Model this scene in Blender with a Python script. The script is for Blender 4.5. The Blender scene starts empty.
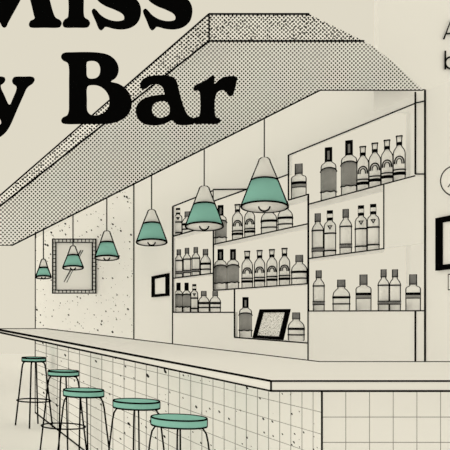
import bpy, math
from mathutils import Vector
sc = bpy.context.scene
# ------------------------------------------------------------------ camera, sky, exposure
F = 800.0          # focal length in pixels of the 450 px wide frame
H = 1.25           # eye height
VX, VY = -95.0, 312.0
cam_d = bpy.data.cameras.new('camera'); cam = bpy.data.objects.new('camera', cam_d)
sc.collection.objects.link(cam); sc.camera = cam
cam.location = (0, 0, H); cam.rotation_euler = (math.pi/2, 0, 0)
cam_d.sensor_width = 36; cam_d.lens = 36*F/450
cam_d.shift_x = (225-VX)/450; cam_d.shift_y = (VY-225)/450
cam_d.clip_end = 200
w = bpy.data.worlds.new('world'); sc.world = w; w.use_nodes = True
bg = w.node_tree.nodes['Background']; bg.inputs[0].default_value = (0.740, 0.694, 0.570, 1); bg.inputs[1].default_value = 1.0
# sky: even warm white, plus unseen fill added left and behind to brighten surfaces
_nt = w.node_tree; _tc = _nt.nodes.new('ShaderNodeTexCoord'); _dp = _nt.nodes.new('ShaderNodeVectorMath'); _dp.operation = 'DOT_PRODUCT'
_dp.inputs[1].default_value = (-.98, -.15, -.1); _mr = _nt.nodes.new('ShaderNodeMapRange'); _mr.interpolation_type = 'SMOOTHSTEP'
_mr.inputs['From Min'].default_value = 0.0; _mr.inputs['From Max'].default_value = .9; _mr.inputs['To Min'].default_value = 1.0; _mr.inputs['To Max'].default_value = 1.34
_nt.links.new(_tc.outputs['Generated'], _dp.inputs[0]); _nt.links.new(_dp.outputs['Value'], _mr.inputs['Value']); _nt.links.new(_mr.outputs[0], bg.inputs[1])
sc.cycles.max_bounces = 64; sc.cycles.diffuse_bounces = 64; sc.cycles.use_fast_gi = False
sc.view_settings.view_transform = 'Standard'; sc.view_settings.look = 'None'
sc.view_settings.exposure = 0.0; sc.view_settings.gamma = 1.0; sc.view_settings.use_curve_mapping = False

# ------------------------------------------------------------------ helpers
C = sc.collection
def PY(px, py, Y): return Vector(((px-VX)*Y/F, Y, H+(VY-py)*Y/F))
def PX(px, py, X): return PY(px, py, F*X/(px-VX))
def yx(px, X): return F*X/(px-VX)

class MB:
    def __init__(s): s.v = []; s.f = []; s.m = []
    def face(s, idx, m=0): s.f.append(tuple(idx)); s.m.append(m)
    def box(s, a, b, m=0):
        n = len(s.v)
        for z in (a[2], b[2]):
            s.v += [(a[0],a[1],z),(b[0],a[1],z),(b[0],b[1],z),(a[0],b[1],z)]
        for q in ((3,2,1,0),(4,5,6,7),(0,1,5,4),(1,2,6,5),(2,3,7,6),(3,0,4,7)): s.face([n+i for i in q], m)
    def prism(s, bot, top, m=0, side=None):
        n = len(s.v); k = len(bot)
        s.v += [tuple(p) for p in bot]+[tuple(p) for p in top]
        s.face(range(n+k-1, n-1, -1), m); s.face(range(n+k, n+2*k), m)
        for i in range(k):
            j = (i+1) % k
            s.face((n+i, n+j, n+k+j, n+k+i), m if side is None else side[i])
    def tube(s, pts, r, closed=False, seg=8, m=0):
        pts = [Vector(p) for p in pts]
        if not closed and len(pts) == 2 : pass
        if not isinstance(r, (list, tuple)): r = [r]*len(pts)
        k = len(pts); n0 = len(s.v); prev = None
        for i, p in enumerate(pts):
            if closed: t = pts[(i+1) % k]-pts[i-1]
            elif i == 0: t = pts[1]-pts[0]
            elif i == k-1: t = pts[-1]-pts[-2]
            else: t = (pts[i+1]-p).normalized()+(p-pts[i-1]).normalized()
            if t.length < 1e-9: t = Vector((0,0,1))
            t.normalize()
            if prev is None:
                a = Vector((0,0,1)) if abs(t.z) < .9 else Vector((1,0,0))
                u = t.cross(a).normalized()
            else:
                u = (prev-t*prev.dot(t))
                u = u.normalized() if u.length > 1e-6 else t.orthogonal().normalized()
            prev = u; v = t.cross(u)
            for j in range(seg):
                an = 2*math.pi*j/seg
                s.v.append(tuple(p+(u*math.cos(an)+v*math.sin(an))*r[i]))
        for i in range(k if closed else k-1):
            a = n0+i*seg; b = n0+((i+1) % k)*seg
            for j in range(seg):
                j2 = (j+1) % seg
                s.face((a+j, a+j2, b+j2, b+j), m)
        if not closed:
            s.face([n0+j for j in range(seg-1, -1, -1)], m)
            s.face([n0+(k-1)*seg+j for j in range(seg)], m)
    def lathe(s, prof, seg=28, m=0, cx=0, cy=0):
        n0 = len(s.v)
        for r, z in prof:
            for j in range(seg):
                a = 2*math.pi*j/seg
                s.v.append((cx+r*math.cos(a), cy+r*math.sin(a), z))
        for i in range(len(prof)-1):
            for j in range(seg):
                j2 = (j+1) % seg
                s.face((n0+i*seg+j, n0+i*seg+j2, n0+(i+1)*seg+j2, n0+(i+1)*seg+j), m)
        if prof[0][0] > 1e-6: s.face([n0+j for j in range(seg-1, -1, -1)], m)
        e = n0+(len(prof)-1)*seg
        if prof[-1][0] > 1e-6: s.face([e+j for j in range(seg)], m)
    def band(s, rfun, v0, v1, a0=0, a1=2*math.pi, th=.001, seg=28, m=0, lo=None, hi=None):
        """curved label patch standing th proud of the bottle; lo/hi give its edge heights per angle"""
        n0 = len(s.v); k = seg+1
        for i in range(k):
            t = i/seg; a = a0+(a1-a0)*t
            b = lo(t) if lo else v0; c = hi(t) if hi else v1
            for z in (b, c):
                for e in (0, th):
                    r = rfun(z)+e
                    s.v.append((r*math.cos(a), r*math.sin(a), z))
        for i in range(seg):
            a = n0+i*4; b = a+4
            s.face((a+1, b+1, b+3, a+3), m); s.face((a, a+2, b+2, b), m)
            s.face((a+2, a+3, b+3, b+2), m); s.face((a, b, b+1, a+1), m)
        s.face((n0, n0+1, n0+3, n0+2), m); e = n0+seg*4; s.face((e, e+2, e+3, e+1), m)
    def build(s, name, mats, parent=None, smooth=False, loc=None, rot=0):
        me = bpy.data.meshes.new(name); me.from_pydata([tuple(v) for v in s.v], [], s.f)
        if not isinstance(mats, (list, tuple)): mats = [mats]
        for m in mats: me.materials.append(m)
        for p, mi in zip(me.polygons, s.m): p.material_index = mi; p.use_smooth = smooth
        me.validate(); me.update()
        o = bpy.data.objects.new(name, me); C.objects.link(o)
        if parent: o.parent = parent
        if loc is not None: o.location = loc; o.rotation_euler.z = rot
        return o
def thing(name, label, cat, loc=(0,0,0), rot=(0,0,0), group=None):
    o = bpy.data.objects.new(name, None); C.objects.link(o); o.location = loc; o.rotation_euler = rot
    o.empty_display_size = .05
    return tag(o, label, cat, group)
def tag(o, label, cat, group=None):
    o['label'] = label; o['category'] = cat
    if group: o['group'] = group
    return o
def struct(o): o['kind'] = 'structure'; return o

# ------------------------------------------------------------------ materials
def mat(name, col, rough=1.0):
    m = bpy.data.materials.new(name); m.use_nodes = True; nt = m.node_tree
    for n in list(nt.nodes): nt.nodes.remove(n)
    out = nt.nodes.new('ShaderNodeOutputMaterial'); d = nt.nodes.new('ShaderNodeBsdfDiffuse')
    d.inputs['Color'].default_value = (*col, 1); nt.links.new(d.outputs[0], out.inputs[0])
    return m, nt, d
def grained(name, col, amt=.05, scale=60):
    m, nt, d = mat(name, col)
    tc = nt.nodes.new('ShaderNodeTexCoord'); no = nt.nodes.new('ShaderNodeTexNoise'); no.inputs['Scale'].default_value = scale
    mx = nt.nodes.new('ShaderNodeMix'); mx.data_type = 'RGBA'
    mx.inputs[6].default_value = (*col, 1); mx.inputs[7].default_value = (*[c*(1-amt) for c in col], 1)
    nt.links.new(tc.outputs['Object'], no.inputs['Vector']); nt.links.new(no.outputs[0], mx.inputs[0])
    nt.links.new(mx.outputs[2], d.inputs[0]); return m
PAPER = (.995, .995, .995)
M_paper = grained('cream_plaster', PAPER, .004, 8)
M_ink = grained('black_lacquer', (.003, .003, .003), .3, 40)
M_teal = grained('teal_enamel', (.315, .665, .60), .03, 30)
M_grey = grained('grey_hatched_paper', (.50, .50, .50), .6, 900)
M_capgrey = grained('grey_cap', (.34, .34, .35), .6, 900)

class NT:
    """little arithmetic helper over shader nodes"""
    def __init__(s, nt): s.nt = nt
    def m(s, op, a, b=None, c=None):
        n = s.nt.nodes.new('ShaderNodeMath'); n.operation = op
        for i, x in enumerate((a, b, c)):
            if x is None: continue
            if isinstance(x, (int, float)): n.inputs[i].default_value = x
            else: s.nt.links.new(x, n.inputs[i])
        return n.outputs[0]
    def xyz(s):
        tc = s.nt.nodes.new('ShaderNodeTexCoord'); sp = s.nt.nodes.new('ShaderNodeSeparateXYZ')
        s.nt.links.new(tc.outputs['Object'], sp.inputs[0]); return sp.outputs
    def comb(s, a, b, c=0.0):
        n = s.nt.nodes.new('ShaderNodeCombineXYZ')
        for i, x in enumerate((a, b, c)):
            if isinstance(x, (int, float)): n.inputs[i].default_value = x
            else: s.nt.links.new(x, n.inputs[i])
        return n.outputs[0]
    def noise(s, vec, scale, detail=2):
        n = s.nt.nodes.new('ShaderNodeTexNoise'); n.inputs['Scale'].default_value = scale; n.inputs['Detail'].default_value = detail
        s.nt.links.new(vec, n.inputs['Vector']); return n.outputs[0]
    def specks(s, vec, cell, keep, size):
        """irregular round flecks: voronoi cells, most of them empty"""
        n = s.nt.nodes.new('ShaderNodeTexVoronoi'); n.inputs['Scale'].default_value = 1/cell
        s.nt.links.new(vec, n.inputs['Vector'])
        sp = s.nt.nodes.new('ShaderNodeSeparateColor'); s.nt.links.new(n.outputs['Color'], sp.inputs[0])
        on = s.m('GREATER_THAN', sp.outputs[0], 1-keep)
        rad = s.m('MULTIPLY', s.m('POWER', sp.outputs[1], 2.0), size/cell)
        wob = s.m('MULTIPLY', s.noise(vec, 1.6/cell*2), .12)
        hit = s.m('LESS_THAN', s.m('ADD', n.outputs['Distance'], wob), s.m('ADD', rad, .08))
        return s.m('MULTIPLY', on, hit)
    def over(s, base, cov, col):
        mx = s.nt.nodes.new('ShaderNodeMix'); mx.data_type = 'RGBA'
        s.nt.links.new(cov, mx.inputs[0])
        if isinstance(base, tuple): mx.inputs[6].default_value = (*base, 1)
        else: s.nt.links.new(base, mx.inputs[6])
        mx.inputs[7].default_value = (*col, 1); return mx.outputs[2]
INK = (.012, .012, .012)

def dots(q, u, v, pitch, rad):
    """staggered halftone lattice, pitch across, half pitch between rows"""
    a = q.m('DIVIDE', u, pitch); b = q.m('DIVIDE', v, pitch)
    a2 = q.m('ADD', a, b); b2 = q.m('SUBTRACT', a, b)
    fa = q.m('SUBTRACT', q.m('FRACT', a2), .5); fb = q.m('SUBTRACT', q.m('FRACT', b2), .5)
    d = q.m('SQRT', q.m('ADD', q.m('MULTIPLY', fa, fa), q.m('MULTIPLY', fb, fb)))
    return q.m('LESS_THAN', d, rad)

def m_dots(name, mode, rad, flecks):
    m, nt, d = mat(name, PAPER); q = NT(nt); o = q.xyz()
    if mode == 'under':   # dots widen steadily towards the far end of the soffit
        u = q.m('DIVIDE', q.m('MULTIPLY', o[0], F), o[1]); v = q.m('DIVIDE', 1.5*F, o[1])
    elif mode == 'front': u = q.m('MULTIPLY', o[0], 180.0); v = q.m('MULTIPLY', o[2], 180.0)
    else:
        u = q.m('DIVIDE', 1.68*F, o[1]); v = q.m('DIVIDE', q.m('MULTIPLY', q.m('SUBTRACT', o[2], H), F), o[1])
    c = dots(q, u, v, 4.08, rad)
    col = q.over(PAPER, c, INK)
    if flecks:
        vec = q.comb(u, v)
        n1 = q.m('GREATER_THAN', q.noise(vec, .5, 2), .595)
        n2 = q.m('GREATER_THAN', q.noise(vec, .05, 2), .48)
        col = q.over(col, q.m('MULTIPLY', n1, n2), INK)
    nt.links.new(col, d.inputs[0]); return m
M_under = m_dots('dotted_soffit', 'under', .292, False)
M_ffront = m_dots('dotted_fascia_front', 'front', .325, True)
M_fside = m_dots('dotted_fascia_side', 'side', .325, True)

def m_tiles(name, side):
    m, nt, d = mat(name, PAPER); q = NT(nt); o = q.xyz()
    if side:   # tile courses grow longer along the bar
        u = q.m('DIVIDE', 1.615*F, o[1])
        fu = q.m('ABSOLUTE', q.m('SUBTRACT', q.m('FRACT', q.m('ADD', q.m('DIVIDE', q.m('SUBTRACT', u, 46.2-VX), 11.12), .5)), .5))
        lu = q.m('LESS_THAN', fu, .032)
        zz, st, wz = .861, .085, .011
    else:
        u = q.m('MULTIPLY', o[0], F/3.099)
        fu = q.m('ABSOLUTE', q.m('SUBTRACT', q.m('FRACT', q.m('ADD', q.m('DIVIDE', q.m('SUBTRACT', u, 345.8-VX), 23.7), .5)), .5))
        lu = q.m('LESS_THAN', fu, .014)
        zz, st, wz = .843, .098, .012
    fz = q.m('ABSOLUTE', q.m('SUBTRACT', q.m('FRACT', q.m('ADD', q.m('DIVIDE', q.m('SUBTRACT', o[2], zz), st), .5)), .5))
    wid = q.m('MULTIPLY', q.m('DIVIDE', o[1], 3.1), wz*1.25 if side else wz*1.2)
    lz = q.m('LESS_THAN', fz, wid)
    grout = q.m('MAXIMUM', lu, lz)
    col = q.over(PAPER, grout, (.30, .30, .30) if side else (.24, .24, .24))
    if side:
        v = q.m('DIVIDE', q.m('MULTIPLY', o[2], F), o[1]); vec = q.comb(u, v)
        col = q.over(col, q.specks(vec, 9.0, .25, 2.4), INK)
        col = q.over(col, q.specks(vec, 4.5, .6, 1.25), INK)
    nt.links.new(col, d.inputs[0]); return m
M_tside = m_tiles('speckled_tile_side', True); M_tfront = m_tiles('plain_tile_front', False)

def m_speck():
    m, nt, d = mat('speckled_plaster', PAPER); q = NT(nt); o = q.xyz()
    u = q.m('DIVIDE', 3.2*F, o[1]); v = q.m('DIVIDE', q.m('MULTIPLY', o[2], F), o[1]); vec = q.comb(u, v)
    col = q.over(PAPER, q.specks(vec, 3.6, .6, 1.1), INK)
    col = q.over(col, q.specks(vec, 2.4, .55, .6), (.10, .10, .10))
    nt.links.new(col, d.inputs[0]); return m
M_speck = m_speck()
def m_card():
    m, nt, d = mat('speckled_card', PAPER); q = NT(nt); o = q.xyz()
    vec = q.comb(o[0], q.m('MULTIPLY', o[2], 1.0), o[1])
    n1 = q.m('GREATER_THAN', q.noise(vec, 110, 3), .585)
    nt.links.new(q.over(PAPER, n1, (.05, .05, .05)), d.inputs[0]); return m
M_card = m_card()

# line widths: dark edge strips, given as seen thickness at their distance
def rr(p, wpx): return wpx*1.12*.5*p[1]/F
def edge(mb, pts, wpx=1.4, closed=False):
    pts = [Vector(p) for p in pts]
    if len(pts) == 2 and abs(pts[0].y-pts[1].y) > 1.5:
        a, b = pts; n = 12; pts = [a.lerp(b, i/n) for i in range(n+1)]
    mb.tube(pts, [rr(p, wpx) for p in pts], closed, 6)

# ------------------------------------------------------------------ setting
W = 3.2                                   # the shelving wall stands at x = 3.2
CB = 1.5                                  # soffit height above the eye
ZC = H+CB; YB = CB*F/222; YF = CB*F/271
mb = MB(); mb.box((-6, -2, -.1), (7, 24, 0)); struct(mb.build('floor', M_paper))

def z_at(px, py, X=W): return H+(VY-py)*X/(px-VX)
zt1, zt2, zt3 = 2.63, 2.505, 2.68
def zs(a): return H+a/3.5*W              # shelf heights measured on the wall
Z = dict(t1=zs(1.378), t2=zs(1.255), t3=zs(1.430), UL=zs(.992), ML1=zs(.444), BL=H, Fl=zs(1.025), UM=zs(.770),
         ML=zs(.249), UR=zs(.938), MR=zs(.467), BR=zs(.012), BM=zs(-.266), top=zs(1.496))
YW = 5.46                                 # where the tall wall turns the corner
mb = MB()
def wcell(pa, pb, z0, z1): # solid wall between two stations
    ya, yb = (yx(pa, W) if pa > 0 else -pa), (yx(pb, W) if pb > 0 else -pb)
    mb.box((W, min(ya, yb), z0), (W+.03, max(ya, yb), z1))
TALL = 3.05
def top_for(pa, pb): return Z['top']
def cols(pa, pb, opens):
    z = 0
    for a, b in opens: wcell(pa, pb, z, a); z = b
    # part above the openings: low near the room, tall past the corner
    wcell(pa, pb, z, Z['top'])
cols(500, 425, []); cols(425, 415, [(Z['BR'], Z['MR'])]); cols(415, 384, [(Z['BR'], Z['MR']), (Z['UR'], Z['t3'])])
cols(384, 308.3, [(Z['BR'], Z['t3'])]); cols(308.3, 288.5, [(Z['BM'], Z['t3'])]); cols(288.5, 234.5, [(Z['BM'], Z['t2'])])
cols(234.5, 213.4, [(Z['BL'], Z['t2'])]); cols(213.4, 172.6, [(Z['BL'], Z['t1'])]); cols(172.6, 134, [])
mb.box((W, YW, Z['top']), (W+.03, yx(134, W), TALL))
struct(mb.build('wall_right', M_paper))
mb = MB(); mb.box((W, yx(134, W), 0), (W+.03, yx(35.5, W), TALL)); struct(mb.build('wall_back', M_speck))
mb = MB(); mb.box((W+.25, YW, 0), (5.4, YW+.05, 3.9)); mb.box((W+.03, YW, Z['top']), (W+.25, YW+.05, 3.9))
struct(mb.build('wall_front', M_paper))

# black strips along the wall corners
n = 0
def trim(pts, wpx=1.3):
    global n; n += 1
    mb = MB(); edge(mb, pts, wpx); struct(mb.build('trim_%d' % n, M_ink))
WX = W-.004
def wl(x0, y0, x1, y1, wpx=1.3): trim([PX(x0, y0, WX), PX(x1, y1, WX)], wpx)
wl(35.5, 233, 35.5, 329, 1.4); wl(35.5, 329, 35.5, 345, 1.2); wl(134, 183, 134, 340, 1.5)
wl(425, 90.2, 425, 366, 1.6); wl(415.3, 92, 415.3, 174, 1.4); wl(415.3, 310.6, 415.3, 366, 1.4)
wl(415.3, 103, 425, 101, 1.1); wl(415.3, 174, 425, 174, 1.3)

# ------------------------------------------------------------------ soffit over the bar
def splay(x0, y0, vx, Y): return x0-(VX-vx)/F*(Y-y0)
XF0 = (209-VX)*YF/F; XB0 = (320-VX)*YB/F; YE = CB*F/67
XFE = splay(XF0, YF, -134, YE); XBE = splay(XB0, YB, -121, YE)
arc = [(364, 41), (374, 47), (386, 56.5), (398, 66.5), (410, 77.5), (419, 86), (423, 90)]
bot = [Vector((XF0, YF, ZC))]
for px, py in arc:
    Y = CB*F/(VY-py); bot.append(Vector(((px-VX)*Y/F, Y, ZC)))
bot[-1].y = YB
bot += [Vector((XB0, YB, ZC)), Vector((XBE, YE, ZC)), Vector((XFE, YE, ZC))]
ZT = H+298*YF/F
top = [Vector((p.x, p.y, ZT)) for p in bot]
for i in range(1, 8): top[i].x -= 55*YF/F
sof = thing('ceiling_soffit', 'large dotted soffit hanging over the bar with a rounded right end', 'soffit', (0, 0, 0))
k = len(bot); side = [0]*k; side[0] = 1; side[k-1] = 2
mb = MB(); mb.prism(bot, top, 0, side); mb.build('soffit_panel', [M_under, M_ffront, M_fside], sof)
mb = MB()
edge(mb, [bot[0], bot[1]], 1.7); edge(mb, [bot[0], bot[-1]], 1.7); edge(mb, [top[0], top[1]], 1.8)
edge(mb, [top[0], top[-1]], 1.7); edge(mb, [bot[0], top[0]], 1.4)
edge(mb, [bot[-3], bot[-2]], 1.9); edge(mb, [bot[-3], PY(425.5, 90, YB)], 1.5); edge(mb, [bot[-2], bot[-1]], 1.5)
mb.build('edge_piping', M_ink, sof)

# ------------------------------------------------------------------ bar counter
YC = 3.0; zt = H-69*YC/F; zb = H-79*YC/F; XC = 366*YC/F
YK = (H-zt)*F/50; XK = 415*YK/F; YFAR = (H-zt)*F/17; XR = 3.1
bar = thing('bar_counter', 'long L-shaped bar counter with pale top and tiled base', 'bar counter', (0, 0, 0))
L = lambda z, x0, y0, xk, yk, xr, yf: [Vector(p) for p in ((x0, y0, z), (xr, y0, z), (xr, yk, z), (xk, yk, z), (xk, yf, z), (x0, yf, z))]
mb = MB(); mb.prism(L(zb, XC, YC, XK, YK, XR, YFAR), L(zt, XC, YC, XK, YK, XR, YFAR)); mb.build('countertop', M_paper, bar)
Y0 = 3.099; X0 = 1.615; Y0F = F*X0/130.5
mb = MB(); mb.prism(L(0, X0, Y0, XK-.06, YK-.06, XR, Y0F), L(zb, X0, Y0, XK-.06, YK-.06, XR, Y0F), 0, [1, 0, 0, 0, 0, 2])
mb.build('tiled_base', [M_paper, M_tfront, M_tside], bar)
mb = MB(); t = .002
A = Vector((XC, YC, zt)); B = Vector((XC, YC, zb))
edge(mb, [A, Vector((XR, YC, zt))], 1.8); edge(mb, [B, Vector((XR, YC, zb))], 1.9); edge(mb, [A, B], 1.6)
edge(mb, [A, Vector((XC, YFAR, zt))], 2.0); edge(mb, [B, Vector((XC, YFAR, zb))], 1.7)
edge(mb, [Vector((XC, YFAR, zt)), Vector((XC, YFAR, zb))], 1.4)
edge(mb, [Vector((XC, YFAR, zt)), Vector((XK, YFAR, zt))], 1.5)
edge(mb, [Vector((XK, YFAR, zt)), Vector((XK, YK, zt))], 1.6); edge(mb, [Vector((XK, YK, zt)), Vector((XR, YK, zt))], 1.6)
mb.build('edge_piping', M_ink, bar)
mb = MB()
edge(mb, [Vector((X0, Y0, 0)), Vector((X0, Y0, zb))], 1.6); edge(mb, [Vector((X0, Y0F, 0)), Vector((X0, Y0F, zb))], 1.5)
edge(mb, [Vector((X0, Y0, .004)), Vector((X0, Y0F, .004))], 1.5)
mb.build('base_piping', M_ink, bar)

# ------------------------------------------------------------------ shelving
DEP = .18
shv = thing('wall_shelving', 'built-in stepped bar shelving full of bottles behind the counter', 'shelving', (0, 0, 0))
def ray(px, X): return F*X/(px-VX)
def shelf(pa, pb, z, line=True, name='shelf', wpx=1.25):
    mb = MB(); X1 = W+DEP; h = .006
    q = [Vector((W+.001, ray(pb, W), z-h)), Vector((X1, ray(pb, X1), z-h)), Vector((X1, ray(pa, X1), z-h)), Vector((W+.001, ray(pa, W), z-h))]
    mb.prism(q, [p+Vector((0, 0, h)) for p in q]); s = mb.build(name, M_paper, shv)
    if line:
        mb = MB(); edge(mb, [Vector((W, ray(pa, W), z-.003)), Vector((W, ray(pb, W), z-.003))], wpx); mb.build('shelf_edge', M_ink, s)
def fin(px, z0, z1, wpx=1.35, name='divider'):
    mb = MB(); h = .003; X1 = W+DEP
    a = Vector((W+.001, ray(px, W), z0)); b = Vector((X1, ray(px, X1), z0)); nrm = (b-a).cross(Vector((0,0,1))).normalized()*h
    q = [a-nrm, b-nrm, b+nrm, a+nrm]; mb.prism(q, [p+Vector((0, 0, z1-z0)) for p in q]); s = mb.build(name, M_paper, shv)
    mb = MB(); edge(mb, [Vector((W, ray(px, W), z0)), Vector((W, ray(px, W), z1))], wpx); mb.build('divider_edge', M_ink, s)
shelf(173, 213.4, Z['UL']); shelf(173, 213.4, Z['ML1']); shelf(173, 234.5, Z['BL']); shelf(213.4, 308.3, Z['UM']); shelf(213.4, 308.3, Z['ML'])
shelf(288.5, 308.3, Z['Fl']); shelf(308.3, 415.3, Z['UR']); shelf(308.3, 384, Z['MR']); shelf(308.3, 425, Z['BR']); shelf(234.5, 308.3, Z['BM'])
for pa, pb, z in ((173, 213.4, Z['t1']), (213.4, 288.5, Z['t2']), (288.5, 415.3, Z['t3'])):
    mb = MB(); edge(mb, [Vector((W-.003, ray(pa, W), z)), Vector((W-.003, ray(pb, W), z))], 1.2); mb.build('top_edge', M_ink, shv)
fin(172.8, z_at(173, 345), Z['t1'], 1.6); fin(213.4, Z['ML'], Z['t1']); fin(234.5, Z['BM'], Z['ML']); fin(288.5, Z['Fl'], Z['t3'])
fin(308.3, z_at(308.3, 364), Z['Fl'], 1.6); fin(384, Z['MR'], Z['UR'])
mb = MB(); edge(mb, [PX(213.4, 189.5, WX), PX(247, 189.2, WX)], 1.3); mb.build('edge_piping', M_ink, shv)

# ------------------------------------------------------------------ bottles
# silhouettes: (radius, height), radius 1 = body, height 1 = top
SH = {
 'A': [(0,0),(1,0),(1,.64),(.9,.675),(.6,.705),(.43,.73),(.43,1),(0,1)],
 'B': [(0,0),(1,0),(1,.62),(.86,.68),(.5,.745),(.36,.78),(.36,.83),(.47,1),(0,1)],
 'C': [(0,0),(1,0),(1,.65),(.82,.70),(.42,.77),(.38,.81),(.47,.81),(.47,1),(0,1)],
 'D': [(0,0),(1,0),(1,.66),(.85,.71),(.45,.755),(.40,.78),(.44,.8),(.44,1),(0,1)],
 'E': [(0,0),(.9,0),(1,.03),(1,.50),(.93,.575),(.7,.65),(.42,.715),(.38,.76),(.45,.77),(.45,1),(0,1)],
 'F': [(0,0),(1,0),(1,.60),(.9,.635),(.55,.67),(.40,.70),(.47,.72),(.47,1),(0,1)],
}
def bottle(kind, cx, hw, ytop, zb, label, group):
    c0 = F/math.hypot(F, cx-VX)
    r = hw*(W/(cx-VX))*c0*1.02                       # first guess, refined with the standing place
    X = W+.03+r*1.15; Y = F*X/(cx-VX); s = Y/F; th = math.atan2(X, Y)
    r = (hw-.35)*s*math.cos(th); Hh = (H+(VY-ytop)*s)-zb-.4*s
    root = thing('bottle', label, 'bottle', (X, Y, zb+.0005), (0, 0, -th), group)
    P = [(a*r, b*Hh) for a, b in SH[kind]]
    def rf(z):
        for (r0, z0), (r1, z1) in zip(P[1:-1], P[2:-1]):
            if z0 <= z <= z1 and z1 > z0: return r0+(r1-r0)*(z-z0)/(z1-z0)
        return r
    capv = {'A': .73, 'B': .80, 'C': .81, 'D': .78, 'E': .77, 'F': .72}[kind]
    mb = MB(); mb.lathe([p for p in P if p[1] <= capv*Hh+1e-6]+[(0, capv*Hh)]); mb.build('body', M_paper, root, True)
    lw = 1.3*s*.5
    mb = MB()
    cp = [(0, capv*Hh)]+[p for p in P if p[1] >= capv*Hh-1e-6]
    if len(cp) > 2 and cp[1][1] > capv*Hh+1e-4: cp.insert(1, (cp[1][0], capv*Hh))
    mb.lathe(cp, 20); cap = mb.build('cap', {'A': M_ink, 'B': M_paper, 'C': M_capgrey, 'D': M_ink, 'E': M_capgrey, 'F': M_capgrey}[kind], root, True)
    # black outline piping up both flanks and over the cap
    mb = MB()
    pr = [(a, max(b, lw*.3)) for a, b in P]
    k_ = .968                                   # the piping sits just in front of the widest point
    loop = [(-a*k_, -a*.29, b) for a, b in pr[1:-1]]+[(a*k_, -a*.29, b) for a, b in pr[1:-1]][::-1]
    mb.tube(loop, lw*1.05, True, 6)
    mb.build('piping', M_ink, root)
    ti = 1.2*s
    def ring(name, v, wpx, m=M_ink, par=root, a0=0, a1=2*math.pi):
        mb = MB(); h = wpx*.58*s; mb.band(rf, v*Hh-h, v*Hh+h, a0, a1, lw*1.1); mb.build(name, m, par, True)
    f0, f1 = -math.pi*.97, -math.pi*.03              # front of the bottle
    if kind == 'A':
        mb = MB()
        lo = lambda t: Hh*(.17+.008*math.sin(t*math.pi*6)); hi = lambda t: Hh*(.545+.065*math.sin(t*math.pi)**.8)
        mb.band(lambda z: r, 0, 0, f0, f1, lw*.8, 24, 0, lo, hi); lb = mb.build('label', M_grey, root, True)
        mb = MB()
        for fn in (lo, hi):
            mb = MB(); pts = []
            for i in range(25):
                t = i/24; a = f0+(f1-f0)*t; pts.append(((r+lw)*math.cos(a), (r+lw)*math.sin(a), fn(t)))
            mb.tube(pts, lw*.9, False, 6); mb.build('label_border', M_ink, lb)
        if hw > 5.5:
            mb = MB(); rc = .43*r; mb.band(lambda z: rc, .77*Hh, .93*Hh, -math.pi*.60, -math.pi*.40, lw*.5, 8); mb.build('cap_stripe', M_capgrey, cap)
    elif kind == 'B':
        ring('neck_ring', .825, max(1.6, .055*Hh/s)); ring('cap_top', .985, .9)
        mb = MB(); pts = []
        for (wf, hf) in ((.80, 1.0), (.48, .70)):
            pts = []
            for i in range(17):
                t = math.pi*i/16; a = -math.pi/2-math.asin(wf*.92)*math.cos(t); z = Hh*(.385+.155*hf*math.sin(t)**.75)
                pts.append(((r+lw*.5)*math.cos(a), (r+lw*.5)*math.sin(a), z))
            mb.tube(pts, lw*(1.0 if wf > .6 else .8), False, 6)
        mb.build('arch_emblem', M_ink, root)
        ring('thin_band', .262, 1.0); ring('thick_band', .178, max(1.6, .055*Hh/s))
    elif kind == 'C':
        ring('shoulder_band', .615, 1.1)
        ring('grey_band', .185, .06*Hh/s, M_capgrey); ring('band', .222, .9); ring('band', .15, .9)
    elif kind == 'D':
        ring('cap_window', .885, .07*Hh/s, M_paper, cap, -math.pi*.8, -math.pi*.2)
        ring('shoulder_band', .50, 1.2); ring('band', .125, 1.2)
        mb = MB(); y = -(r+lw*.4); a = .33*r; zc = .625*Hh; e = .036*Hh
        mb.tube([(-a, y*.95, zc+e), (a, y*.95, zc+e), (0, y, zc-e)], lw*1.3, True, 6); mb.build('heart_emblem', M_ink, root)
    elif kind == 'E':
        ring('thick_band', .43, 1.9); ring('thin_band', .215, 1.1)
    elif kind == 'F':
        mb = MB(); mb.band(rf, .33*Hh, .48*Hh, -math.pi*.87, -math.pi*.13, lw*.6); lb = mb.build('label', M_grey, root, True)
        mb = MB(); mb.band(lambda z: r+lw*.6, .425*Hh, .495*Hh, -math.pi*.87, -math.pi*.13, lw*.5)
        mb.band(lambda z: r+lw*.6, .325*Hh, .345*Hh, -math.pi*.87, -math.pi*.13, lw*.5); mb.build('label_stripe', M_ink, lb, True)
    if kind in 'CEF':
        mb = MB(); mb.band(lambda z: .47*r, capv*Hh, (capv+.02)*Hh, 0, 2*math.pi, lw*.6); mb.build('cap_rim', M_ink, cap, True)
D_ = {'A': 'black-capped bottle with grey arched label', 'B': 'white-capped bottle with arch emblem',
      'C': 'slim grey-capped bottle with double band', 'D': 'black-capped bottle with heart emblem',
      'E': 'squat grey-capped bottle with two bands', 'F': 'grey-capped flask with small striped label'}
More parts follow.
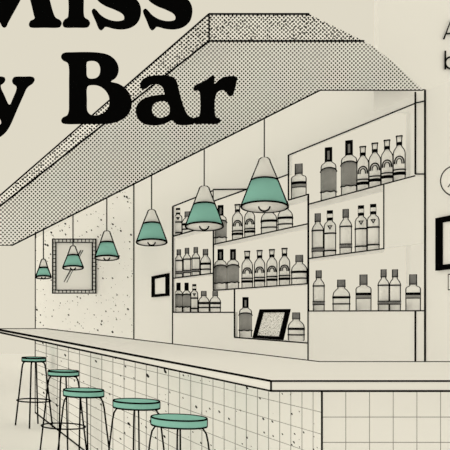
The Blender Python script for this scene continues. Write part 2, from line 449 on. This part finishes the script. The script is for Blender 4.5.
rows = [
 ('UR', 'top right shelf', [('A',328.5,7.8,147.3,'left one of two'),('A',349,8,140.3,'right one of two'),('B',362.8,6.2,146,'leftmost of four'),('B',374.8,6.2,142.6,'second of four from left'),('B',387,6.2,139.6,'third of four from left'),('B',399.2,6.3,135.4,'rightmost, beside the pillar')]),
 ('Fl', 'small step by the top right shelf', [('F',298.7,7.8,163.8,'standing alone')]),
 ('MR', 'middle right shelf', [('C',317.7,5.9,213.3,'leftmost in the row'),('D',329.9,6.1,210.3,'second in the row from left'),('C',345.7,6.1,209,'third in the row, in the middle'),('D',361,6.1,205.3,'fourth in the row from left'),('D',373.2,6.2,203.9,'rightmost in the row')]),
 ('BR', 'lowest right shelf', [('C',318.7,5.8,270.3,'leftmost, apart'),('E',341.3,8.7,279.7,'the only squat one'),('F',363.5,7.9,274.5,'left of the slim pair'),('C',383.6,5.7,269.3,'left of a touching pair'),('C',395,5.7,269.3,'right of a touching pair'),('F',413.1,7.7,274.3,'rightmost at the shelf end')]),
 ('UM', 'upper middle shelf', [('A',220.6,5.9,205,'half behind a lamp'),('B',237.5,5.4,204,'left of the largest lamp'),('B',249.7,5.3,203.5,'under the largest lamp rim'),('E',268.9,8,203.5,'cap hidden by largest lamp'),('E',285.2,7.6,201.3,'rightmost, cap touching the lamp')]),
 ('ML', 'lower middle shelf', [('A',220.5,6,249,'leftmost in the row'),('A',233,5.9,249,'second in the row'),('B',247.2,5.6,250.7,'first of four alike'),('B',259.6,5.5,249.9,'second of four alike'),('B',271.9,5.4,249,'third of four alike'),('B',284.5,5.6,247.8,'last of four alike'),('E',299.3,8.1,255,'rightmost in the row')]),
 ('UL', 'upper left shelf', [('D',178,4.2,207.9,'at the left end'),('E',187.4,5.6,211.5,'partly behind a lamp')]),
 ('ML1', 'middle left shelf', [('C',178.8,3.95,249.3,'leftmost of three slim ones'),('C',187,3.95,247.8,'second of three slim ones'),('C',195.8,4.1,247,'third of three slim ones'),('E',205.5,5.3,249,'rightmost')]),
 ('BL', 'lowest left shelf', [('A',178.5,4,282.5,'leftmost'),('A',186.6,3.9,282.5,'second from left'),('D',194.3,3.7,284,'in the middle of the row'),('E',203.8,5.6,291,'left one of two squat ones'),('E',215.2,5.5,291,'right one of two squat ones')]),
 ('BM', 'open alcove below the shelves', [('A',245.5,6.3,297,'left of the leaning picture'),('E',296.2,8.3,312.5,'right of the leaning picture')]),
]
for key, where, items in rows:
    for kd, cx, hw, yt, pos in items:
        bottle(kd, cx, hw, yt, Z[key], D_[kd].replace('bottle', 'bottle')+', '+where+', '+pos, 'bottles on the '+where)

# ------------------------------------------------------------------ pictures
def inset(q, d):
    """shrink a convex quad by d, in its own plane coordinates"""
    n = len(q); out = []
    for i in range(n):
        p0, p1, p2 = Vector(q[i-1]), Vector(q[i]), Vector(q[(i+1) % n])
        a = (p1-p0).normalized(); b = (p2-p1).normalized()
        na, nb = Vector((-a.y, a.x)), Vector((-b.y, b.x)); k = 1+na.dot(nb)
        out.append(p1+(na+nb)*d/k)
    return out
def ring_mesh(mb, outer, inner, off):
    n = len(mb.v); k = len(outer)
    mb.v += [tuple(p) for p in outer]+[tuple(p) for p in inner]+[tuple(p+off) for p in outer]+[tuple(p+off) for p in inner]
    for i in range(k):
        j = (i+1) % k
        mb.face((n+i, n+j, n+k+j, n+k+i)); mb.face((n+2*k+i, n+3*k+i, n+3*k+j, n+2*k+j))
        mb.face((n+i, n+2*k+i, n+2*k+j, n+j)); mb.face((n+k+i, n+k+j, n+3*k+j, n+3*k+i))
def picture(name, quad, inn, project, off, label, cat, card=M_paper):
    q = [project(*p) for p in quad]; i_ = [project(*p) for p in inn]
    root = thing(name, label, cat, sum(q, Vector())/4)
    inv = -root.location
    mb = MB(); ring_mesh(mb, [p+inv for p in q], [p+inv for p in i_], off); mb.build('frame', M_ink, root)
    mb = MB(); mb.prism([p+inv+off*.5 for p in i_], [p+inv+off*.9 for p in i_]); mb.build('picture_card', card, root)
    return root
onW = lambda px, py: PX(px, py, W-.02)
picture('picture_frame', [(151.3,276.4),(151.3,297.3),(168,295.8),(168,273.1)], [(154.2,278.9),(154.2,294.3),(165.2,293.4),(165.2,276.8)], onW,
        Vector((.02, 0, 0)), 'small black-framed blank picture on the wall left of the shelving', 'picture')
picture('picture_frame', [(435.2,218.2),(435.2,270.7),(478,265.5),(478,209.8)], [(441.3,222.6),(441.3,264.8),(472,261.5),(472,216.8)], onW,
        Vector((.02, 0, 0)), 'large thick black-framed picture on the wall at the right edge', 'picture')
ly = Z['BM']; qb = [(260.7,309.6),(253.3,338.6),(283.2,340.6),(290.5,309.3)]
inb = [(264.3,312.9),(257.9,335.6),(280.0,336.9),(285.8,312.6)]
lean = lambda px, py: PX(px-1.2, py, W+.05+.0012*(340-py))+Vector((0, 0, ly+.0005-PX(283.2, 340.6, W+.05).z))
picture('leaning_picture', qb, inb, lean, Vector((.014, 0, 0)),
        'slanted black-framed speckled picture between two bottles in the alcove', 'picture', M_card)
# hanging mirror on the speckled wall
YM = F*W/(97-VX)
onM = lambda px, py: PY(px, py, YM)
mir = thing('wall_mirror', 'rectangular mirror with dashed beaded frame on the speckled wall', 'mirror', PY(74, 293.5, YM))
mi = -mir.location
box4 = lambda a, b, c, d: [onM(a, b)+mi, onM(a, d)+mi, onM(c, d)+mi, onM(c, b)+mi]
mb = MB(); ring_mesh(mb, box4(52.5, 239, 95.8, 293.3), box4(56, 242.6, 92.2, 290), Vector((0, .03, 0))); mb.build('frame', M_paper, mir)
mb = MB(); e1 = [p+Vector((0, -.004, 0)) for p in box4(52.6, 239.1, 95.7, 293.2)]; e2 = [p+Vector((0, -.004, 0)) for p in box4(55.8, 242.4, 92.4, 290.2)]
mb.tube(e1, .95*YM/F, True, 6); mb.tube(e2, .85*YM/F, True, 6); mb.build('frame_piping', M_ink, mir)
def beads(x0, y0, x1, y1, nn):
    for i in range(nn):
        a = i/nn; b = (i+1)/nn; mb = MB()
        mb.tube([onM(x0+(x1-x0)*t, y0+(y1-y0)*t)+mi+Vector((0, -.004, 0)) for t in (a, b)], .38*YM/F, False, 6); mb.build('frame_dash', M_ink, mir)
for i in range(11):
    x = 55+i*3.8
    beads(x, 239.4, x, 242.2, 1); beads(x, 290.3, x, 293, 1)
for i in range(13):
    y = 243+i*3.9
    beads(52.8, y, 55.6, y, 1); beads(92.6, y, 95.5, y, 1)
mb = MB(); g = [p+Vector((0, .012, 0)) for p in box4(56, 242.6, 92.2, 290)]; mb.prism(g, [p+Vector((0, .01, 0)) for p in g]); gl = mb.build('mirror_glass', M_paper, mir)
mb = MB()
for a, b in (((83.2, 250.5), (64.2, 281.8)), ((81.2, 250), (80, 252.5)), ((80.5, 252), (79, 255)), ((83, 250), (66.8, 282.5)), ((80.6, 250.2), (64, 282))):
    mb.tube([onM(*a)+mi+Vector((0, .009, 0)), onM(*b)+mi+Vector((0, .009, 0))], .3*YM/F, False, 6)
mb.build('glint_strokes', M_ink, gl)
# wall ornaments at the right edge
mb = MB(); pts = [PX(456+15.3*math.cos(2*math.pi*i/40), 181+15.3*math.sin(2*math.pi*i/40), W-.014) for i in range(40)]
c0 = PX(456, 181, W-.014); rt = thing('round_badge', 'round thin black ring badge on the wall above the thick frame', 'badge', c0)
mb.prism([p-c0 for p in pts], [p-c0+Vector((.012, 0, 0)) for p in pts]); mb.build('disc', M_paper, rt)
mb = MB(); mb.tube([p-c0 for p in pts], .65*c0.y/F, True, 6); mb.build('rim', M_ink, rt)
mb = MB(); mb.tube([PX(448, 187, W-.015)-c0, PX(451.5, 182.5, W-.015)-c0, PX(455, 187.5, W-.015)-c0], .5*c0.y/F, False, 6); mb.build('mark', M_ink, rt)
q = [PX(a, b, W-.01) for a, b in ((448.4,274.4),(448.4,289.8),(470,289),(470,273))]; c0 = sum(q, Vector())/4
rt = thing('wall_plaque', 'small thin-outlined rectangular plaque below the thick frame', 'plaque', c0)
mb = MB(); mb.prism([p-c0 for p in q], [p-c0+Vector((.01, 0, 0)) for p in q]); mb.build('plate', M_paper, rt)
mb = MB(); mb.tube([p-c0 for p in q], .6*c0.y/F, True, 6); mb.build('rim', M_ink, rt)

# ------------------------------------------------------------------ pendant lamps
def lamp(cx, ycord, ytop, yband, yrim, hb, hr, capw, label):
    Y = CB*F/(VY-ycord); X = (cx-VX)*Y/F; s = Y/F; th = math.atan2(X, Y); c = math.cos(th)
    root = thing('pendant_lamp', label, 'pendant lamp', (X, Y, ZC), (0, 0, 0), 'pendant lamps over the bar')
    lw = .88*s
    yrim += .8*hr/23.6; L = (yrim-ycord)*s; zc = -(ytop-ycord)*s
    mb = MB(); mb.tube([(0, 0, 0), (0, 0, zc)], .6*s, False, 8); mb.build('cord', M_ink, root)
    hd = bpy.data.objects.new('lamp_head', None); C.objects.link(hd); hd.parent = root; hd.location = (0, 0, zc)
    # head hangs very slightly askew on its cord
    from mathutils import Matrix
    roll = math.atan((VY-yrim)/F*math.sin(th)*.95)
    R = Matrix.Rotation(-th, 3, 'Z') @ Matrix.Rotation(math.radians(-8.5), 3, 'X')
    hd.rotation_euler = R.to_euler()
    b = (yband-ytop)*s; R_ = (yrim-ytop)*s; rb = hb*s*c; rr_ = (hr-.3)*s*c; rc = capw*s*c
    prof = [(0, 0), (rc*.55, -.02*R_), (rc*.9, -.055*R_), (rc*1.1, -.13*R_), (rb, -b)]
    mb = MB(); mb.lathe(prof[1:], 36); mb.f = [f for f in mb.f]; mb.build('shade_top', M_paper, hd, True)
    mb = MB(); t = .004
    mb.lathe([(rb*.96, -b), (rb, -b), (rr_, -R_), (rr_-t, -R_-.001), (rb*.9, -b-.01)], 40); mb.f = [f for f in mb.f if len(f) == 4]; mb.m = [0]*len(mb.f)
    mb.build('lamp_shade', M_teal, hd, True)
    mb = MB(); mb.lathe([(rr_-t*1.2, -R_-.0005), (rb*.88, -b-.012), (rb*.2, -b-.012)], 40); mb.build('shade_lining', M_paper, hd, True)
    mb = MB(); br = hr*.235*s*c
    bz = -R_+br*.1
    sph = [(0, bz+br*2.3), (br*.5, bz+br*2.2), (br*.96, bz+br*1.7)]+[(br*math.cos(a), bz+br*math.sin(a)) for a in [-math.pi*.5*i/8 for i in range(8)]]+[(0, bz-br)]
    mb.lathe(sph, 24); bb = mb.build('bulb', M_paper, hd, True)
    mb = MB(); pts = [(br, 0, bz+br*1.6)]+[(br*math.cos(a), 0, bz+br*math.sin(a)) for a in [-math.pi*i/20 for i in range(21)]]+[(-br, 0, bz+br*1.6)]
    pts = [(x*.99, -br*.32, z-br*.06) for x, y, z in pts]
    mb.tube(pts, lw*.95, False, 6); mb.build('bulb_piping', M_ink, bb)
    mb = MB()
    half = prof[1:]+[(rr_, -R_)]
    mb.tube([(-a*.985, -a*.22, z) for a, z in half[::-1]]+[(a*.985, -a*.22, z) for a, z in half], lw*1.1, False, 6)
    for rad, z, k in ((rb, -b, 1.0), (rr_, -R_, 1.0)):
        mb.tube([(rad*math.cos(2*math.pi*i/40), rad*math.sin(2*math.pi*i/40), z) for i in range(40)], lw*k, True, 6)
    mb.build('piping', M_ink, hd)
    # the shade is cut very slightly out of level
    for o in hd.children_recursive:
        for v in o.data.vertices: v.co.z -= math.tan(roll)*v.co.x
lamp(264.3, 118.0, 157.3, 181.5, 207.5, 13.2, 23.6, 5.6, 'largest teal and cream pendant lamp, nearest, before the shelves')
lamp(204.2, 148.2, 186.0, 205.5, 226.8, 10.6, 19.0, 4.9, 'second largest teal pendant lamp, before the upper left shelf')
lamp(151.6, 174.8, 209.6, 224.5, 242.6, 8.4, 15.3, 3.8, 'teal pendant lamp against plain wall left of the shelving')
lamp(106.8, 197.3, 231.0, 243.2, 258.0, 6.4, 12.1, 3.2, 'teal pendant lamp just right of the dashed mirror frame')
lamp(73.0, 214.3, 246.0, 256.0, 267.8, 5.3, 10.4, 2.5, 'teal pendant lamp hanging in front of the mirror')
lamp(43.4, 229.3, 259.3, 268.3, 277.2, 4.2, 7.9, 2.1, 'smallest teal pendant lamp, farthest left of the mirror')

# ------------------------------------------------------------------ stools
def stool(cx, cy, label):
    zs_ = .75; Y = (H-zs_)*F/(cy-VY-.5); X = (cx-VX)*Y/F; s = Y/F
    root = thing('bar_stool', label, 'stool', (X, Y, 0), (0, 0, 0), 'bar stools along the counter')
    R = .125; lw = .86*s; t = .036
    mb = MB(); mb.lathe([(0, zs_-t), (R, zs_-t), (R, zs_), (0, zs_)], 40); mb.build('seat', M_teal, root)
    mb = MB()
    for z in (zs_, zs_-t): mb.tube([(R*math.cos(2*math.pi*i/40), R*math.sin(2*math.pi*i/40), z) for i in range(40)], lw, True, 6)
    th = math.atan2(X, Y)
    for sg in (-1, 1):
        mb.tube([(sg*R*math.cos(th), -sg*R*math.sin(th), zs_-t), (sg*R*math.cos(th), -sg*R*math.sin(th), zs_)], lw, False, 6)
    mb.build('seat_piping', M_ink, root)
    for k in range(4):
        a = math.radians(-22+90*k)
        ca, sa = math.cos(a), math.sin(a)
        pr = [(.082, zs_-t-.003), (.108, zs_-t-.012), (.122, zs_-t-.035), (.130, zs_-t-.075), (.205, .004)]
        mb = MB(); mb.tube([(r*ca, r*sa, z) for r, z in pr], lw*.95, False, 8); mb.build('leg', M_ink, root, True)
    rr2 = .130+(.205-.130)*((.639-.285)/.639)+.012
    mb = MB(); mb.tube([(rr2*math.cos(2*math.pi*i/48), rr2*math.sin(2*math.pi*i/48), .285) for i in range(48)], lw*.8, True, 8); mb.build('foot_ring', M_ink, root, True)
stool(33.8, 358.3, 'round teal bar stool farthest away, at the far end of counter')
stool(63.3, 371.6, 'second farthest round teal bar stool along the tiled counter')
stool(83.5, 390.5, 'middle round teal bar stool of the five, standing furthest from counter')
stool(136.3, 401.5, 'second nearest round teal bar stool, just behind the nearest')
stool(178.8, 418.0, 'nearest round teal bar stool with the widest looking seat')

# ------------------------------------------------------------------ lettering
def catmull(pts, sub=5):
    out = []; n = len(pts)
    for i in range(n):
        p0, p1, p2, p3 = [Vector(pts[(i+k) % n]) for k in (-1, 0, 1, 2)]
        d1 = max((p1-p0).length, 1e-3)**.5; d2 = max((p2-p1).length, 1e-3)**.5; d3 = max((p3-p2).length, 1e-3)**.5
        m1 = (p2-p1)+((p1-p0)/d1-(p2-p0)/(d1+d2))*d2
        m2 = (p2-p1)+((p3-p2)/d3-(p3-p1)/(d2+d3))*d2
        for k in range(sub):
            t = k/sub; t2 = t*t; t3 = t2*t
            out.append(p1*(2*t3-3*t2+1)+m1*(t3-2*t2+t)+p2*(-2*t3+3*t2)+m2*(t3-t2))
    return out
def glyph(name, outlines, Y, root, th=.014):
    cu = bpy.data.curves.new(name, 'CURVE'); cu.dimensions = '2D'; cu.fill_mode = 'BOTH'; cu.extrude = th/2
    s = Y/F
    for pts in outlines:
        pp = catmull(pts); sp = cu.splines.new('POLY'); sp.points.add(len(pp)-1); sp.use_cyclic_u = True
        for k, p in enumerate(pp):
            q = PY(p[0], p[1], Y)-root.location
            sp.points[k].co = (q.x, q.z, 0, 1)
    tmp = bpy.data.objects.new('tmp', cu); C.objects.link(tmp)
    dg = bpy.context.evaluated_depsgraph_get(); dg.update()
    me = bpy.data.meshes.new_from_object(tmp.evaluated_get(dg)); bpy.data.objects.remove(tmp)
    for v in me.vertices: v.co = (v.co.x, -v.co.z, v.co.y)
    me.materials.clear(); me.materials.append(M_ink)
    o = bpy.data.objects.new(name, me); C.objects.link(o); o.parent = root
    return o
sc4 = lambda L_, ox, oy, k: [(ox+a/k, oy+b/k) for a, b in L_]
YL = YF-.0075
Mo = [(4.5,27.3),(6.6,26.2),(8,23),(20.5,0),(26.5,-12.5),(30.5,0),(34,14.5),(34.8,17.5),(33.6,19.6),(30.3,21.2),(29,24),(30,26.5),(32,27.3),(45,27.3),(58,27.3),(60.6,26.3),(61.5,23.5),(60,20.7),(55.5,18),(53.6,14.5),(49.5,0),(42,-30),(44,-35),(50,-38),(48,-42),(26,-42),(22,-36),(6,-4),(-10,-36),(-14,-42),(-36,-42),(-38,-38),(-32,-34),(-30,-30),(-36,10),(-40,18),(-44,22),(-44,27),(-20,27),(-19,22),(-24,18),(-22,-8),(0,22),(2.4,26.2)]
io = [(68.6,0),(68.6,13.5),(67.6,17.6),(64,20.3),(62.8,23.6),(64,26.5),(66.3,27.3),(76,27.3),(86,27.3),(88.6,26.5),(89.8,23.5),(88.3,20.5),(84.6,18),(83.6,14.5),(83.6,0),(83.6,-16),(82,-19),(66,-17),(62,-15),(63,-11),(67.5,-9)]
so = [(92,10.3),(93.6,9),(95.8,10.3),(100,15),(106,19),(113,21.2),(119,21.4),(123.3,20.1),(124.6,17.3),(123,13.8),(116,9.8),(105,5.2),(98,0),(94,-8),(98,-17),(112,-21),(126,-18),(130,-20),(133,-20),(136,-4),(133,-3),(124,-11),(115,-13),(112,-10),(117,-6),(130,-4),(137.5,1.5),(140.4,8),(140.4,15),(138,22),(132.5,26.7),(124.5,29),(115,28.6),(108,26.8),(105.4,26.6),(103.6,28.6),(101.5,30),(99.3,28.6),(96,21)]
t = thing('sign_lettering', 'huge black serif lettering reading Miss at the top edge', 'lettering', PY(90, 27.3, YL))
glyph('letter_m', [Mo], YL, t); glyph('letter_i', [io], YL, t); glyph('letter_s', [so], YL, t); glyph('letter_s', [[(a+51.3, b) for a, b in so]], YL, t)
yo = [(13.8,77.5),(17,76.9),(24,76.9),(31,76.9),(33.7,78),(34.5,80.3),(33,83.2),(29,86),(26.4,89),(24.6,93),(17,110),(10,126),(6,132),(0,137),(-8,140),(-14,136),(-14,128),(-8,124),(-3,126),(0.2,124.6),(1.3,122),(0,118.5),(-6,106),(-14,90),(-17,85),(-19,80),(-16,77),(-6,76.9),(2,76.9),(4.6,78),(5.2,80.6),(3.6,83),(1,85),(.9,88),(4,95),(9.3,105),(13,98),(16.6,88.8),(16.4,86),(13.2,83.3),(12.2,80.3)]
t = thing('sign_lettering', 'huge black serif letter y cut off at left edge', 'lettering', PY(10, 138, YL)); glyph('letter_y', [yo], YL, t)
Bo = [(61.4,57.3),(61.8,54.5),(64.5,53),(72,52.6),(88,52.4),(100,53.2),(108,55.2),(114,59.4),(117.7,65.5),(118.2,72),(115.8,77.8),(110.6,81.7),(118,84),(125.6,89),(130.2,96.5),(131.3,105),(129,113),(123,119),(114,122.7),(104,123.8),(84,123.8),(66,123.8),(62.6,122.8),(61.4,120.4),(62.6,117.8),(66.8,115.6),(68.8,111.5),(69.2,100),(69.2,82),(69,66),(67.6,62.4),(63.6,60.3)]
Bh1 = sc4([(166,100),(172,88),(190,83),(212,84),(229,93),(239,112),(241,135),(235,158),(220,174),(200,180),(178,178),(168,166),(166,130)], 55, 45, 5.3)
Bh2 = sc4([(168,232),(177,216),(200,211),(235,216),(265,236),(284,264),(290,295),(286,325),(270,350),(245,367),(215,374),(188,371),(171,352),(168,290)], 55, 45, 5.3)
ao = sc4([(58,114),(63,96),(80,84),(110,78),(150,78),(178,84),(192,100),(200,130),(212,175),(226,212),(238,230),(252,236),(264,244),(260,256),(235,262),(200,260),(185,250),(178,243),(165,250),(140,260),(105,263),(75,258),(52,240),(42,215),(45,190),(60,170),(90,157),(130,150),(149,148),(147,132),(140,118),(125,109),(105,108),(92,115),(80,125),(66,127)], 125, 55, 3.75)
ah = sc4([(100,210),(104,190),(118,177),(140,172),(160,176),(169,200),(166,220),(150,232),(125,236),(108,228)], 125, 55, 3.75)
ro = sc4([(258,128),(262,116),(300,96),(322,80),(331,77),(334,90),(334,109),(360,88),(385,81),(418,84),(416,105),(410,130),(402,152),(392,153),(380,136),(365,131),(345,141),(336,165),(335,215),(340,234),(352,240),(357,250),(348,257),(300,257),(264,257),(257,247),(262,236),(278,230),(283,215),(283,150),(280,136),(272,132),(262,134)], 125, 55, 3.75)
t = thing('sign_lettering', 'huge black serif lettering reading Bar over the soffit', 'lettering', PY(150, 124, YL))
glyph('letter_b', [Bo, Bh1, Bh2], YL, t)
mb = MB(); yr_ = (XF0+39*YF/F)*F/(122-VX+39); mb.tube([PY(122, 100, YL)-t.location, PY(122, 100, yr_)-t.location], .006, False, 8); mb.build('mounting_rod', M_ink, t)
glyph('letter_a', [ao, ah], YL, t); glyph('letter_r', [ro], YL, t)
YQ = YW-.012
def strokes(name, label, paths, org):
    c = PY(*org, YQ); t = thing(name, label, 'lettering', c); mb = MB()
    for p in paths: mb.tube([PY(a, b, YQ)-c for a, b in p], .8*YQ/F, False, 8)
    mb.build('letter', M_ink, t)
strokes('wall_letter', 'thin black capital letter A at top right edge', [[(443.8, 39), (451.2, 19.5), (458.6, 39)], [(446.4, 33.6), (456, 33.6)]], (451, 39))
strokes('wall_letter', 'thin black small letter b at right edge below the A', [[(445.3, 50.8), (445.3, 69.3)], [(451.3+6*math.cos(a), 62.8+6*math.sin(a)) for a in [2*math.pi*i/20 for i in range(21)]]], (451, 69.3))
